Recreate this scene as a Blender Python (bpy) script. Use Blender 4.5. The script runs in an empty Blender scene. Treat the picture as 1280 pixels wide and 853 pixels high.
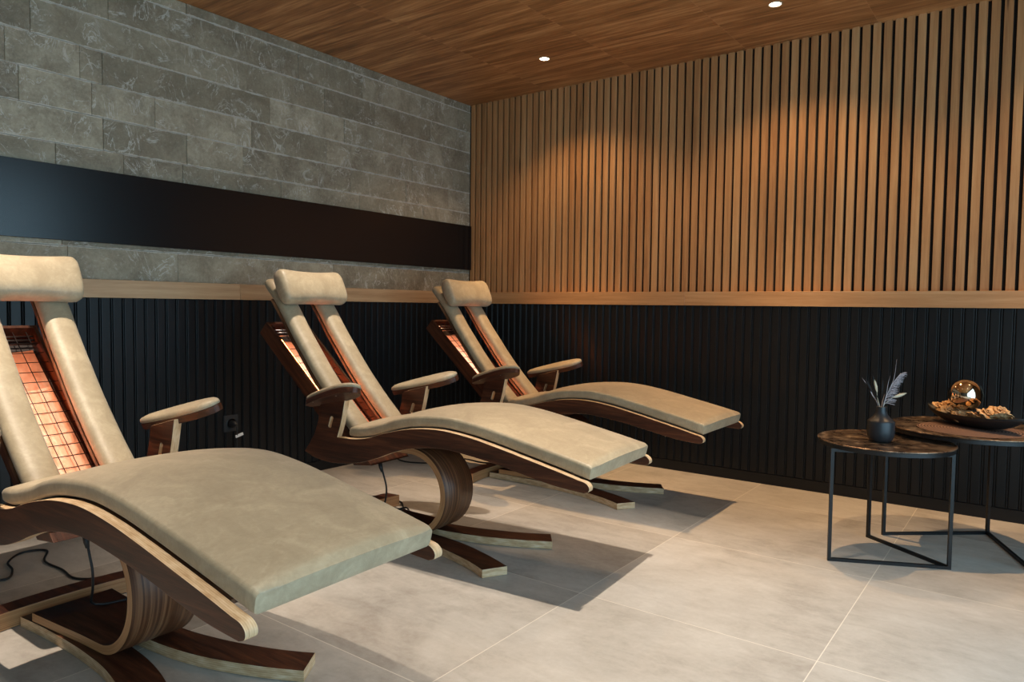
import bpy, bmesh, math, random
from mathutils import Vector, Matrix
random.seed(7)
sc = bpy.context.scene
COL = sc.collection

# ------------------------------------------------------------------ camera
F_PX = 896.74
YAW, PITCH, ROLL = math.radians(36.582), math.radians(2.770), math.radians(0.668)
fw = Vector((-math.sin(YAW)*math.cos(PITCH), math.cos(YAW)*math.cos(PITCH), -math.sin(PITCH)))
r0 = Vector((math.cos(YAW), math.sin(YAW), 0)); u0 = r0.cross(fw)
rt = math.cos(ROLL)*r0 + math.sin(ROLL)*u0; up = -math.sin(ROLL)*r0 + math.cos(ROLL)*u0
cd = bpy.data.cameras.new('camera'); cam = bpy.data.objects.new('camera', cd); COL.objects.link(cam)
cd.sensor_width = 36; cd.lens = F_PX/1280*36
cam.matrix_world = Matrix.Translation((3.6416, -4.3347, 1.04)) @ Matrix((rt, up, -fw)).transposed().to_4x4()
sc.camera = cam

# ------------------------------------------------------------------ light
sc.view_settings.view_transform = 'Standard'; sc.view_settings.look = 'None'
sc.view_settings.gamma = 1; sc.view_settings.use_curve_mapping = False
sc.view_settings.exposure = 0.0
WORLD_COL, WORLD_STR = (0.50, 0.80, 1.0, 1), 3.9
LAMP_W = 240.0
WARM, NEUTRAL, COOL = (1.0, 0.62, 0.30), (1.0, 0.85, 0.69), (1.0, 0.90, 0.80)
BEAM, CUT = 22.0, 124.0     # lamp distribution: beam half angle (degrees), cone
# every lamp: dimming, colour, share of spill light outside the beam
LAMPS = {(1.064, -.556): (.65, WARM, .185), (2.479, -.556): (.65, WARM, .185), (3.894, -.556): (.65, WARM, .12),
         (1.064, -2.05): (.82, NEUTRAL, .010), (2.479, -2.05): (1.10, NEUTRAL, .010), (3.894, -2.05): (.50, COOL, .010),
         (1.064, -3.55): (1.3, NEUTRAL, .010), (2.479, -3.55): (.44, NEUTRAL, .010), (3.894, -3.55): (.6, COOL, .010),
         (1.064, -5.05): (.6, NEUTRAL, .010), (2.479, -5.05): (.6, NEUTRAL, .010), (3.894, -5.05): (.6, COOL, .010)}
LAMP_XY = list(LAMPS)
HEAT = 1.0
world = bpy.data.worlds.new('overcast_sky'); sc.world = world; world.use_nodes = True
wn = world.node_tree.nodes['Background']; wn.inputs[0].default_value = WORLD_COL; wn.inputs[1].default_value = WORLD_STR
WIN = dict(x=4.75, y0=-6.3, y1=-1.15, z0=0.05, z1=2.35)
pl = bpy.data.lights.new('window_portal', 'AREA'); pl.shape = 'RECTANGLE'
pl.size = WIN['z1']-WIN['z0']; pl.size_y = WIN['y1']-WIN['y0']; pl.cycles.is_portal = True
po = bpy.data.objects.new('window_portal', pl); COL.objects.link(po)
po.location = (WIN['x']+0.02, (WIN['y0']+WIN['y1'])/2, (WIN['z0']+WIN['z1'])/2); po.rotation_euler = (0, math.radians(90), 0)

# ------------------------------------------------------------------ materials
def new_mat(name):
    m = bpy.data.materials.new(name); m.use_nodes = True
    nt = m.node_tree; b = nt.nodes['Principled BSDF']
    return m, nt, b
def N(nt, t, **k):
    n = nt.nodes.new(t)
    for a, v in k.items():
        if a.startswith('i_'):
            key = a[2:]; key = int(key) if key.isdigit() else key.replace('_', ' ')
            n.inputs[key].default_value = v
        else: setattr(n, a, v)
    return n
def L(nt, a, b): nt.links.new(a, b)
def ramp(nt, stops, src=None):
    r = nt.nodes.new('ShaderNodeValToRGB'); e = r.color_ramp.elements
    while len(e) < len(stops): e.new(0.5)
    for i, (p, c) in enumerate(stops):
        e[i].position = p; e[i].color = (*c, 1) if len(c) == 3 else c
    if src is not None: L(nt, src, r.inputs[0])
    return r
def mixc(nt, mode, fac, a, b):
    m = nt.nodes.new('ShaderNodeMix'); m.data_type = 'RGBA'; m.blend_type = mode
    for s, v in ((0, fac), (6, a), (7, b)):
        if hasattr(v, 'links') or hasattr(v, 'is_output'): L(nt, v, m.inputs[s])
        else: m.inputs[s].default_value = v
    return m.outputs[2]
def mth(nt, op, a, b=None, c=None):
    m = nt.nodes.new('ShaderNodeMath'); m.operation = op
    for i, v in enumerate((a, b, c)):
        if v is None: continue
        if hasattr(v, 'is_output'): L(nt, v, m.inputs[i])
        else: m.inputs[i].default_value = v
    return m.outputs[0]
def srgb(r, g, b):
    f = lambda c: (c/255/12.92) if c/255 <= .04045 else ((c/255+.055)/1.055)**2.4
    return (f(r), f(g), f(b))
def simple(name, col, rough=.5, metal=0, spec=.5):
    m, nt, b = new_mat(name)
    b.inputs['Base Color'].default_value = (*col, 1); b.inputs['Roughness'].default_value = rough
    b.inputs['Metallic'].default_value = metal; b.inputs['Specular IOR Level'].default_value = spec
    return m
def bump(nt, b, h, strength=.3, dist=.002):
    bp = N(nt, 'ShaderNodeBump'); bp.inputs['Strength'].default_value = strength; bp.inputs['Distance'].default_value = dist
    L(nt, h, bp.inputs['Height']); L(nt, bp.outputs[0], b.inputs['Normal'])
def noise(nt, vec, scale, detail=4, rough=.55, dist=0.0):
    n = N(nt, 'ShaderNodeTexNoise'); n.inputs['Scale'].default_value = scale; n.inputs['Detail'].default_value = detail
    n.inputs['Roughness'].default_value = rough; n.inputs['Distortion'].default_value = dist
    L(nt, vec, n.inputs['Vector']); return n.outputs['Fac']
def mapping(nt, vec, scale=(1,1,1), loc=(0,0,0), rot=(0,0,0)):
    m = N(nt, 'ShaderNodeMapping'); m.inputs['Scale'].default_value = scale; m.inputs['Location'].default_value = loc
    m.inputs['Rotation'].default_value = rot; L(nt, vec, m.inputs['Vector']); return m.outputs[0]

def wood_mat(name, dark, mid, light, attr='guv', stretch=(1.2, 34, 34), rough=.45, dist=.35):
    m, nt, b = new_mat(name)
    if attr == 'obj': src = N(nt, 'ShaderNodeTexCoord').outputs['Object']
    else: src = N(nt, 'ShaderNodeAttribute', attribute_name=attr).outputs['Vector']
    v = mapping(nt, src, stretch)
    a = noise(nt, v, 1.6, 6, .62, dist)
    v2 = mapping(nt, src, (stretch[0]*3, stretch[1]*9, stretch[2]*9))
    f = noise(nt, v2, 2.0, 3, .6)
    s = mth(nt, 'ADD', mth(nt, 'MULTIPLY', a, .8), mth(nt, 'MULTIPLY', f, .22))
    r = ramp(nt, [(.34, dark), (.5, mid), (.68, light)], s)
    L(nt, r.outputs[0], b.inputs['Base Color']); b.inputs['Roughness'].default_value = rough; b.inputs['Specular IOR Level'].default_value = .38
    bump(nt, b, f, .15, .0006)
    return m
M_WALNUT = wood_mat('walnut_veneer', srgb(34, 17, 11), srgb(66, 34, 21), srgb(104, 60, 37), stretch=(2.0, 26, 26), rough=.42)
M_RING = wood_mat('walnut_striped', srgb(50, 29, 18), srgb(92, 57, 36), srgb(146, 104, 72), stretch=(.7, 60, 8), rough=.4, dist=.08)
def ply_mat():
    m, nt, b = new_mat('plywood_edge')
    lay = N(nt, 'ShaderNodeAttribute', attribute_name='lay').outputs['Fac']
    g = N(nt, 'ShaderNodeAttribute', attribute_name='guv').outputs['Vector']
    w = mth(nt, 'SINE', mth(nt, 'MULTIPLY', lay, 34.0))
    n = noise(nt, mapping(nt, g, (14, 14, 60)), 1.5, 3)
    s = mth(nt, 'ADD', mth(nt, 'MULTIPLY', w, .07), n)
    r = ramp(nt, [(.3, srgb(176, 140, 100)), (.55, srgb(204, 174, 136)), (.8, srgb(222, 200, 168))], s)
    L(nt, r.outputs[0], b.inputs['Base Color']); b.inputs['Roughness'].default_value = .5
    return m
M_PLY = ply_mat()
m, nt, b = new_mat('plywood_tan')
g = N(nt, 'ShaderNodeAttribute', attribute_name='guv').outputs['Vector']
L(nt, ramp(nt, [(.3, srgb(150, 104, 64)), (.7, srgb(186, 140, 96))], noise(nt, mapping(nt, g, (3, 1, 160)), 2, 3)).outputs[0], b.inputs['Base Color']); b.inputs['Roughness'].default_value = .45
M_PLYTAN = m
def leather_mat():
    m, nt, b = new_mat('tan_leather')
    o = N(nt, 'ShaderNodeTexCoord').outputs['Object']
    big = noise(nt, o, 9, 7, .68, .8)
    fine = noise(nt, mapping(nt, o, (1.4, 1, 1)), 46, 4, .6, 1.2)
    s = mth(nt, 'ADD', mth(nt, 'MULTIPLY', big, .75), mth(nt, 'MULTIPLY', fine, .3))
    r = ramp(nt, [(.34, srgb(146, 130, 104)), (.52, srgb(160, 144, 117)), (.70, srgb(178, 162, 134))], s)
    L(nt, r.outputs[0], b.inputs['Base Color']); b.inputs['Roughness'].default_value = .48
    b.inputs['Sheen Weight'].default_value = .12
    vn = N(nt, 'ShaderNodeTexVoronoi'); vn.inputs['Scale'].default_value = 420; L(nt, o, vn.inputs['Vector'])
    h = mth(nt, 'ADD', mth(nt, 'MULTIPLY', vn.outputs['Distance'], .3), mth(nt, 'MULTIPLY', big, 1.6))
    bump(nt, b, h, .25, .0025)
    return m
M_LEATHER = leather_mat()
M_BLACKMETAL = simple('black_powder_steel', (.006, .0065, .0075), .42, .0, .45)
M_WIRE = simple('black_wire', (.012, .010, .009), .5)
M_CORD = simple('black_rubber', (.012, .012, .013), .45)
M_WHITEP = simple('white_plastic', (.8, .8, .8), .4)
M_TRIMW = simple('lamp_rim', srgb(190, 170, 140), .4)
M_DARKIN = simple('dark_heater_inside', (.02, .012, .010), .5)
def emit(name, col, s):
    m, nt, b = new_mat(name); b.inputs['Base Color'].default_value = (0, 0, 0, 1)
    b.inputs['Emission Color'].default_value = (*col, 1); b.inputs['Emission Strength'].default_value = s
    return m
M_LENS = emit('lamp_lens', (1, .88, .68), 14)
def heat_mat():
    m, nt, b = new_mat('glowing_heater')
    g = N(nt, 'ShaderNodeAttribute', attribute_name='guv').outputs['Vector']
    sp = N(nt, 'ShaderNodeSeparateXYZ'); L(nt, g, sp.inputs[0])
    # x along 0..1 (top to bottom), y across -1..1
    n = noise(nt, mapping(nt, g, (5, 1.6, 1)), 3.0, 4)
    a = mth(nt, 'MULTIPLY_ADD', sp.outputs[1], -.42, .60)
    e = mth(nt, 'MULTIPLY', sp.outputs[0], 1.0)
    up_ = ramp(nt, [(0, (0.25,)*3), (.25, (1,)*3), (1, (1,)*3)], e).outputs[0]
    s = mth(nt, 'ADD', a, mth(nt, 'MULTIPLY_ADD', n, .7, -.35))
    s = mth(nt, 'MULTIPLY', s, up_)
    r = ramp(nt, [(.0, (.30, .06, .02)), (.22, (.62, .20, .09)), (.5, (1.0, .42, .22)), (.72, (1.5, .95, .62))], s)
    b.inputs['Base Color'].default_value = (.3, .1, .04, 1)
    L(nt, r.outputs[0], b.inputs['Emission Color']); b.inputs['Emission Strength'].default_value = HEAT
    return m
M_HEAT = heat_mat()
M_TUBE = emit('hot_quartz_tube', (1, .24, .06), 36*HEAT)

# structure materials
def floor_mat():
    m, nt, b = new_mat('concrete_tile')
    o = N(nt, 'ShaderNodeTexCoord').outputs['Object']
    sp = N(nt, 'ShaderNodeSeparateXYZ'); L(nt, o, sp.inputs[0])
    T = 0.8165
    fx = mth(nt, 'DIVIDE', mth(nt, 'SUBTRACT', sp.outputs[0], 1.5048), T)
    fy = mth(nt, 'DIVIDE', mth(nt, 'ADD', sp.outputs[1], 0.488), T)
    ix, iy = mth(nt, 'FLOOR', fx), mth(nt, 'FLOOR', fy)
    def edge(f):
        fr = mth(nt, 'FRACT', f); return mth(nt, 'MINIMUM', fr, mth(nt, 'SUBTRACT', 1.0, fr))
    d = mth(nt, 'MULTIPLY', mth(nt, 'MINIMUM', edge(fx), edge(fy)), T)
    gm = mth(nt, 'LESS_THAN', d, .0016)
    cb = N(nt, 'ShaderNodeCombineXYZ'); L(nt, ix, cb.inputs[0]); L(nt, iy, cb.inputs[1])
    wn_ = N(nt, 'ShaderNodeTexWhiteNoise'); wn_.noise_dimensions = '3D'; L(nt, cb.outputs[0], wn_.inputs['Vector'])
    off = N(nt, 'ShaderNodeVectorMath'); off.operation = 'MULTIPLY_ADD'
    L(nt, wn_.outputs['Color'], off.inputs[0]); off.inputs[1].default_value = (17, 23, 5); L(nt, o, off.inputs[2])
    v = off.outputs[0]
    big = noise(nt, v, 1.7, 7, .6, .6); med = noise(nt, mapping(nt, v, (1, 2.2, 1)), 6.5, 6, .68, .5); fine = noise(nt, v, 55, 4, .7)
    s = mth(nt, 'ADD', mth(nt, 'MULTIPLY', big, .55), mth(nt, 'ADD', mth(nt, 'MULTIPLY', med, .33), mth(nt, 'MULTIPLY', fine, .14)))
    s = mth(nt, 'ADD', s, mth(nt, 'MULTIPLY_ADD', wn_.outputs['Value'], .07, -.035))
    r = ramp(nt, [(.34, srgb(146, 138, 129)), (.5, srgb(176, 169, 160)), (.66, srgb(194, 188, 180))], s)
    # small worn pits
    pit = ramp(nt, [(.68, (0, 0, 0)), (.76, (1, 1, 1))], noise(nt, v, 38, 3, .8)).outputs[0]
    pit2 = ramp(nt, [(.55, (0, 0, 0)), (.7, (1, 1, 1))], noise(nt, v, 3.1, 3, .6)).outputs[0]
    c = mixc(nt, 'MIX', mth(nt, 'MULTIPLY', mth(nt, 'MULTIPLY', pit, pit2), .5), r.outputs[0], (*srgb(112, 102, 92), 1))
    c = mixc(nt, 'MIX', mth(nt, 'MULTIPLY', gm, .8), c, (*srgb(222, 214, 200), 1))
    L(nt, c, b.inputs['Base Color'])
    b.inputs['Roughness'].default_value = .5; b.inputs['Specular IOR Level'].default_value = .35
    bump(nt, b, mth(nt, 'MULTIPLY', fine, 1.0), .12, .001)
    return m
def stone_mat():
    m, nt, b = new_mat('grey_stone')
    o = N(nt, 'ShaderNodeTexCoord').outputs['Object']
    at = N(nt, 'ShaderNodeAttribute', attribute_name='tone')
    off = N(nt, 'ShaderNodeVectorMath'); off.operation = 'MULTIPLY_ADD'
    L(nt, at.outputs['Vector'], off.inputs[0]); off.inputs[1].default_value = (0, 9, 5); L(nt, o, off.inputs[2])
    v = off.outputs[0]
    sp = N(nt, 'ShaderNodeSeparateXYZ'); L(nt, at.outputs['Vector'], sp.inputs[0])
    a = noise(nt, v, 5, 8, .68, .5); f = noise(nt, v, 60, 5, .7)
    s = mth(nt, 'ADD', mth(nt, 'MULTIPLY', a, .85), mth(nt, 'MULTIPLY_ADD', f, .40, -.13))
    s = mth(nt, 'ADD', s, mth(nt, 'MULTIPLY_ADD', sp.outputs[0], .16, -.08))
    base = ramp(nt, [(.32, srgb(116, 105, 88)), (.5, srgb(150, 139, 118)), (.68, srgb(182, 171, 148))], s).outputs[0]
    base = mixc(nt, 'MIX', mth(nt, 'MULTIPLY', sp.outputs[1], .45), base, (*srgb(122, 112, 92), 1))
    # pale crystalline patches and veins
    w1 = ramp(nt, [(.585, (0,)*3), (.66, (1,)*3)], noise(nt, mapping(nt, v, (1, 1, 1.25)), 8, 8, .78, 1.2)).outputs[0]
    w2 = ramp(nt, [(.0, (1,)*3), (.014, (0,)*3)], mth(nt, 'ABSOLUTE', mth(nt, 'SUBTRACT', noise(nt, mapping(nt, v, (1, 1.6, 1)), 3.6, 5, .6, 1.8), .5))).outputs[0]
    w3 = ramp(nt, [(.46, (0,)*3), (.56, (1,)*3)], noise(nt, v, 4.4, 3, .5)).outputs[0]
    ww = mth(nt, 'MAXIMUM', mth(nt, 'MULTIPLY', w1, .68), mth(nt, 'MULTIPLY', mth(nt, 'MULTIPLY', w2, w3), .8))
    spk = ramp(nt, [(.62, (0,)*3), (.72, (1,)*3)], noise(nt, v, 48, 4, .75)).outputs[0]
    ww = mth(nt, 'MAXIMUM', ww, mth(nt, 'MULTIPLY', spk, .75))
    # chipped pale arrises along the course joints (attribute z = distance to course edge)
    so = N(nt, 'ShaderNodeSeparateXYZ'); L(nt, o, so.inputs[0])
    fz = mth(nt, 'FRACT', mth(nt, 'DIVIDE', mth(nt, 'SUBTRACT', so.outputs[2], 1.141), .155))
    dz = mth(nt, 'MULTIPLY', mth(nt, 'MINIMUM', fz, mth(nt, 'SUBTRACT', 1.0, fz)), .155)
    wob = mth(nt, 'MULTIPLY_ADD', noise(nt, o, 13, 5, .75), .021, -.0060)
    ed = mth(nt, 'LESS_THAN', dz, wob)
    ww = mth(nt, 'MAXIMUM', ww, mth(nt, 'MULTIPLY', ed, .8))
    c = mixc(nt, 'MIX', ww, base, (*srgb(206, 202, 192), 1))
    L(nt, c, b.inputs['Base Color']); b.inputs['Roughness'].default_value = .6
    bump(nt, b, mth(nt, 'ADD', a, mth(nt, 'MULTIPLY', f, .3)), .8, .006)
    return m
def slat_mat(name, axis, c0, c1, c2, rough=.5):
    """oak; grain along `axis`, each strip's own tone in attribute tone"""
    m, nt, b = new_mat(name)
    o = N(nt, 'ShaderNodeTexCoord').outputs['Object']
    at = N(nt, 'ShaderNodeAttribute', attribute_name='tone')
    off = N(nt, 'ShaderNodeVectorMath'); off.operation = 'MULTIPLY_ADD'
    L(nt, at.outputs['Vector'], off.inputs[0]); off.inputs[1].default_value = (7, 7, 11); L(nt, o, off.inputs[2])
    sc_ = {'x': (1.2, 26, 26), 'y': (26, 1.2, 26), 'z': (26, 26, 1.2)}[axis]
    a = noise(nt, mapping(nt, off.outputs[0], sc_), 1.5, 6, .6, .4)
    f = noise(nt, mapping(nt, off.outputs[0], tuple(k*5 for k in sc_)), 2, 3, .6)
    sp = N(nt, 'ShaderNodeSeparateXYZ'); L(nt, at.outputs['Vector'], sp.inputs[0])
    s = mth(nt, 'ADD', mth(nt, 'MULTIPLY', a, .62), mth(nt, 'MULTIPLY', f, .2))
    s = mth(nt, 'ADD', s, mth(nt, 'MULTIPLY_ADD', sp.outputs[0], .17, .0))
    r = ramp(nt, [(.3, c0), (.52, c1), (.75, c2)], s)
    vo = N(nt, 'ShaderNodeTexVoronoi'); vo.inputs['Scale'].default_value = 1.0
    ks = {'x': (2.3, 14, 9), 'y': (14, 2.3, 9), 'z': (14, 14, 1.1)}[axis]
    L(nt, mapping(nt, off.outputs[0], ks), vo.inputs['Vector'])
    kn = ramp(nt, [(.05, (1,)*3), (.10, (0,)*3)], vo.outputs['Distance']).outputs[0]
    c = mixc(nt, 'MIX', mth(nt, 'MULTIPLY', kn, .75), r.outputs[0], (*srgb(70, 38, 18), 1))
    L(nt, c, b.inputs['Base Color']); b.inputs['Roughness'].default_value = rough
    return m
def ceil_mat():
    m, nt, b = new_mat('ceiling_wood_panel')
    o = N(nt, 'ShaderNodeTexCoord').outputs['Object']
    sp = N(nt, 'ShaderNodeSeparateXYZ'); L(nt, o, sp.inputs[0])
    fx = mth(nt, 'DIVIDE', mth(nt, 'SUBTRACT', sp.outputs[0], 0.715), .715)
    fy = mth(nt, 'DIVIDE', mth(nt, 'ADD', sp.outputs[1], 0.57), .60)
    ix, iy = mth(nt, 'FLOOR', fx), mth(nt, 'FLOOR', fy)
    def edge(f, T):
        fr = mth(nt, 'FRACT', f); return mth(nt, 'MULTIPLY', mth(nt, 'MINIMUM', fr, mth(nt, 'SUBTRACT', 1.0, fr)), T)
    gm = mth(nt, 'LESS_THAN', mth(nt, 'MINIMUM', edge(fx, .715), edge(fy, .60)), .0015)
    cb = N(nt, 'ShaderNodeCombineXYZ'); L(nt, iy, cb.inputs[1]); L(nt, ix, cb.inputs[0])
    wn_ = N(nt, 'ShaderNodeTexWhiteNoise'); L(nt, cb.outputs[0], wn_.inputs['Vector'])
    off = N(nt, 'ShaderNodeVectorMath'); off.operation = 'MULTIPLY_ADD'
    L(nt, wn_.outputs['Color'], off.inputs[0]); off.inputs[1].default_value = (3, 7, 0); L(nt, o, off.inputs[2])
    a = noise(nt, mapping(nt, off.outputs[0], (.8, 9, 1)), 1.6, 6, .62, .5)
    f = noise(nt, mapping(nt, off.outputs[0], (1.6, 34, 1)), 2, 4, .6)
    s = mth(nt, 'ADD', mth(nt, 'MULTIPLY', a, .6), mth(nt, 'MULTIPLY', f, .42))
    r = ramp(nt, [(.36, srgb(118, 80, 46)), (.5, srgb(158, 110, 66)), (.66, srgb(204, 156, 104))], s)
    c = mixc(nt, 'MIX', mth(nt, 'MULTIPLY', gm, .35), r.outputs[0], (*srgb(200, 150, 110), 1))
    L(nt, c, b.inputs['Base Color']); b.inputs['Roughness'].default_value = .5
    return m
M_FLOOR, M_STONE, M_CEIL = floor_mat(), stone_mat(), ceil_mat()
M_SLAT = slat_mat('oak_slat', 'z', srgb(154, 106, 64), srgb(186, 136, 88), srgb(210, 166, 116))
M_RAILX = slat_mat('oak_rail_long', 'x', srgb(150, 104, 62), srgb(184, 136, 90), srgb(206, 162, 116))
M_RAILY = slat_mat('oak_rail_side', 'y', srgb(164, 126, 88), srgb(192, 156, 118), srgb(212, 180, 142))
M_BACKING = simple('black_felt', (.012, .010, .009), .9)
M_FLUTE = simple('black_satin_paint', (.0060, .0068, .0080), .36, 0, .35)
M_BAND = simple('black_band_panel', (.0030, .0035, .0045), .24, 0, .55)
M_PLASTER = simple('dark_plaster', srgb(78, 75, 72), .8)
M_SOCKET = simple('anthracite_plastic', (.03, .033, .037), .35)

# ------------------------------------------------------------------ mesh helpers
def mk(name, bm, mats, parent=None, smooth=False, sharp=None):
    me = bpy.data.meshes.new(name); bm.to_mesh(me); bm.free()
    return link(name, me, mats, parent, smooth, sharp)
def link(name, me, mats, parent=None, smooth=False, sharp=None):
    if mats is not None:
        for m in (mats if isinstance(mats, (list, tuple)) else [mats]): me.materials.append(m)
    if smooth:
        for p in me.polygons: p.use_smooth = True
        if sharp: me.set_sharp_from_angle(angle=math.radians(sharp))
    o = bpy.data.objects.new(name, me); COL.objects.link(o)
    if parent: o.parent = parent
    return o
def tag(o, label=None, cat=None, group=None, kind=None):
    if label: o['label'] = label
    if cat: o['category'] = cat
    if group: o['group'] = group
    if kind: o['kind'] = kind
    return o
def empty(name, loc=(0, 0, 0), rz=0):
    o = bpy.data.objects.new(name, None); COL.objects.link(o); o.location = loc; o.rotation_euler = (0, 0, rz)
    o.empty_display_size = .1; return o
def box(bm, a, b, mat=0, M=None):
    vs = [bm.verts.new((x, y, z)) for x in (a[0], b[0]) for y in (a[1], b[1]) for z in (a[2], b[2])]
    if M is not None:
        for v in vs: v.co = M @ v.co
    fs = []
    for f in ((0,1,3,2), (4,6,7,5), (0,4,5,1), (2,3,7,6), (0,2,6,4), (1,5,7,3)):
        fc = bm.faces.new([vs[i] for i in f]); fc.material_index = mat; fs.append(fc)
    return vs
def attr(me, name, kind, vals):
    a = me.attributes.new(name, kind, 'POINT')
    if kind == 'FLOAT_VECTOR': a.data.foreach_set('vector', [c for v in vals for c in v])
    else: a.data.foreach_set('value', vals)
def smoothpts(pts, n=6, closed=False):
    P = [Vector(p) for p in pts]; out = []; m = len(P)
    rng = range(m) if closed else range(m-1)
    for i in rng:
        g = (lambda k: P[k % m]) if closed else (lambda k: P[max(0, min(m-1, k))])
        a, b, c, d = g(i-1), g(i), g(i+1), g(i+2)
        for k in range(n):
            t = k/n
            out.append(.5*((2*b)+(-a+c)*t+(2*a-5*b+4*c-d)*t*t+(-a+3*b-3*c+d)*t**3))
    if not closed: out.append(P[-1])
    return out
def board_mesh(outline, holes=(), th=.03, bevel=.0015):
    """plywood cut-out: outline in XY, thickness along Z centred; returns mesh with guv/lay attributes, mats [face, edge]"""
    cu = bpy.data.curves.new('tmp', 'CURVE'); cu.dimensions = '2D'; cu.fill_mode = 'BOTH'
    cu.extrude = th/2-bevel; cu.bevel_depth = bevel; cu.bevel_resolution = 1; cu.offset = -bevel
    for pts in [outline]+list(holes):
        s = cu.splines.new('POLY'); s.points.add(len(pts)-1); s.use_cyclic_u = True
        for p, q in zip(s.points, pts): p.co = (q[0], q[1], 0, 1)
    ob = bpy.data.objects.new('tmp', cu); COL.objects.link(ob)
    dg = bpy.context.evaluated_depsgraph_get()
    me = bpy.data.meshes.new_from_object(ob.evaluated_get(dg)); bpy.data.objects.remove(ob); bpy.data.curves.remove(cu)
    bm = bmesh.new(); bm.from_mesh(me); bmesh.ops.remove_doubles(bm, verts=bm.verts, dist=1e-5)
    bmesh.ops.recalc_face_normals(bm, faces=bm.faces)
    for f in bm.faces: f.material_index = 0 if abs(f.normal.z) > .8 else 1; f.smooth = False
    bm.to_mesh(me); bm.free()
    attr(me, 'guv', 'FLOAT_VECTOR', [tuple(v.co) for v in me.vertices])
    attr(me, 'lay', 'FLOAT', [v.co.z/th+.5 for v in me.vertices])
    return me
def board(name, outline, M, parent, holes=(), th=.03, bevel=.0015, mats=None):
    me = board_mesh(outline, holes, th, bevel); me.transform(M)
    if M.determinant() < 0: me.flip_normals()
    o = bpy.data.objects.new(name, me); COL.objects.link(o)
    for m in (mats or [M_WALNUT, M_PLY]): me.materials.append(m)
    if parent: o.parent = parent
    return o
XZ = Matrix(((1, 0, 0, 0), (0, 0, -1, 0), (0, 1, 0, 0), (0, 0, 0, 1)))   # board XY -> world XZ
def sweep(bm, path, rad=None, section=None, frame_y=None, nseg=10, cap=True, mat=0):
    """tube along path; rad scalar/list, or section(i)->[(a,b)] in (side, normal) coordinates"""
    P = [Vector(p) for p in path]; rings = []; n = len(P); prev = None
    for i in range(n):
        t = (P[min(i+1, n-1)]-P[max(i-1, 0)]).normalized()
        if frame_y is not None: s = Vector(frame_y)
        else:
            if prev is None:
                s = t.cross(Vector((0, 0, 1)))
                if s.length < .1: s = t.cross(Vector((0, 1, 0)))
            else: s = prev - t*prev.dot(t)
        s.normalize(); prev = s; nn = t.cross(s).normalized()
        if section: pts = section(i)
        else:
            r = rad[i] if isinstance(rad, (list, tuple)) else rad
            pts = [(r*math.cos(2*math.pi*k/nseg), r*math.sin(2*math.pi*k/nseg)) for k in range(nseg)]
        rings.append([bm.verts.new(P[i]+s*a+nn*b) for a, b in pts])
    for i in range(n-1):
        A, B = rings[i], rings[i+1]; m = len(A)
        for k in range(m):
            f = bm.faces.new((A[k], A[(k+1) % m], B[(k+1) % m], B[k])); f.material_index = mat; f.smooth = True
    if cap:
        for r, fl in ((rings[0], True), (rings[-1], False)):
            f = bm.faces.new(r[::-1] if fl else r); f.material_index = mat
    return rings
def lathe(bm, prof, c=(0, 0, 0), n=48, mat=0, wob=None):
    rings = []
    for r, z in prof:
        ring = []
        for k in range(n):
            a = 2*math.pi*k/n; rr = r*(wob(a) if wob else 1)
            ring.append(bm.verts.new((c[0]+rr*math.cos(a), c[1]+rr*math.sin(a), c[2]+z)))
        rings.append(ring)
    for A, B in zip(rings, rings[1:]):
        for k in range(n):
            f = bm.faces.new((A[k], A[(k+1) % n], B[(k+1) % n], B[k])); f.smooth = True; f.material_index = mat
    for r in (rings[0][::-1], rings[-1]):
        if (r[0].co-r[n//2].co).length > 1e-5:
            f = bm.faces.new(r); f.material_index = mat
    return rings
def fix(bm): bmesh.ops.recalc_face_normals(bm, faces=bm.faces)

# ------------------------------------------------------------------ the room
H = 2.592; RX, RY = 4.75, -6.6; YW = 0.02; XW = -0.02
def struct(name, bm, mats, **k):
    o = mk(name, bm, mats, **k); o['kind'] = 'structure'; return o
bm = bmesh.new(); box(bm, (XW-.1, RY-.1, -.1), (RX+.1, YW+.1, 0)); struct('floor', bm, M_FLOOR)
bm = bmesh.new(); box(bm, (XW-.1, RY-.1, H), (RX+.1, YW+.1, H+.1)); struct('ceiling', bm, M_CEIL)
def strips(name, mats, items, tones=None, bev=0):
    """one mesh of many boxes, every box carries its own tone"""
    bm = bmesh.new(); tv = []
    for k, (a, b) in enumerate(items):
        vs = box(bm, a, b); t = tones[k] if tones else (random.random(), random.random(), random.random())
        tv += [t]*len(vs)
    me = bpy.data.meshes.new(name); bm.verts.index_update(); bmesh.ops.recalc_face_normals(bm, faces=bm.faces); bm.to_mesh(me); bm.free()
    attr(me, 'tone', 'FLOAT_VECTOR', tv)
    o = link(name, me, mats); o['kind'] = 'structure'
    if bev:
        md = o.modifiers.new('bevel', 'BEVEL'); md.width = bev; md.segments = 1 if bev < .003 else 3
    return o
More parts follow.
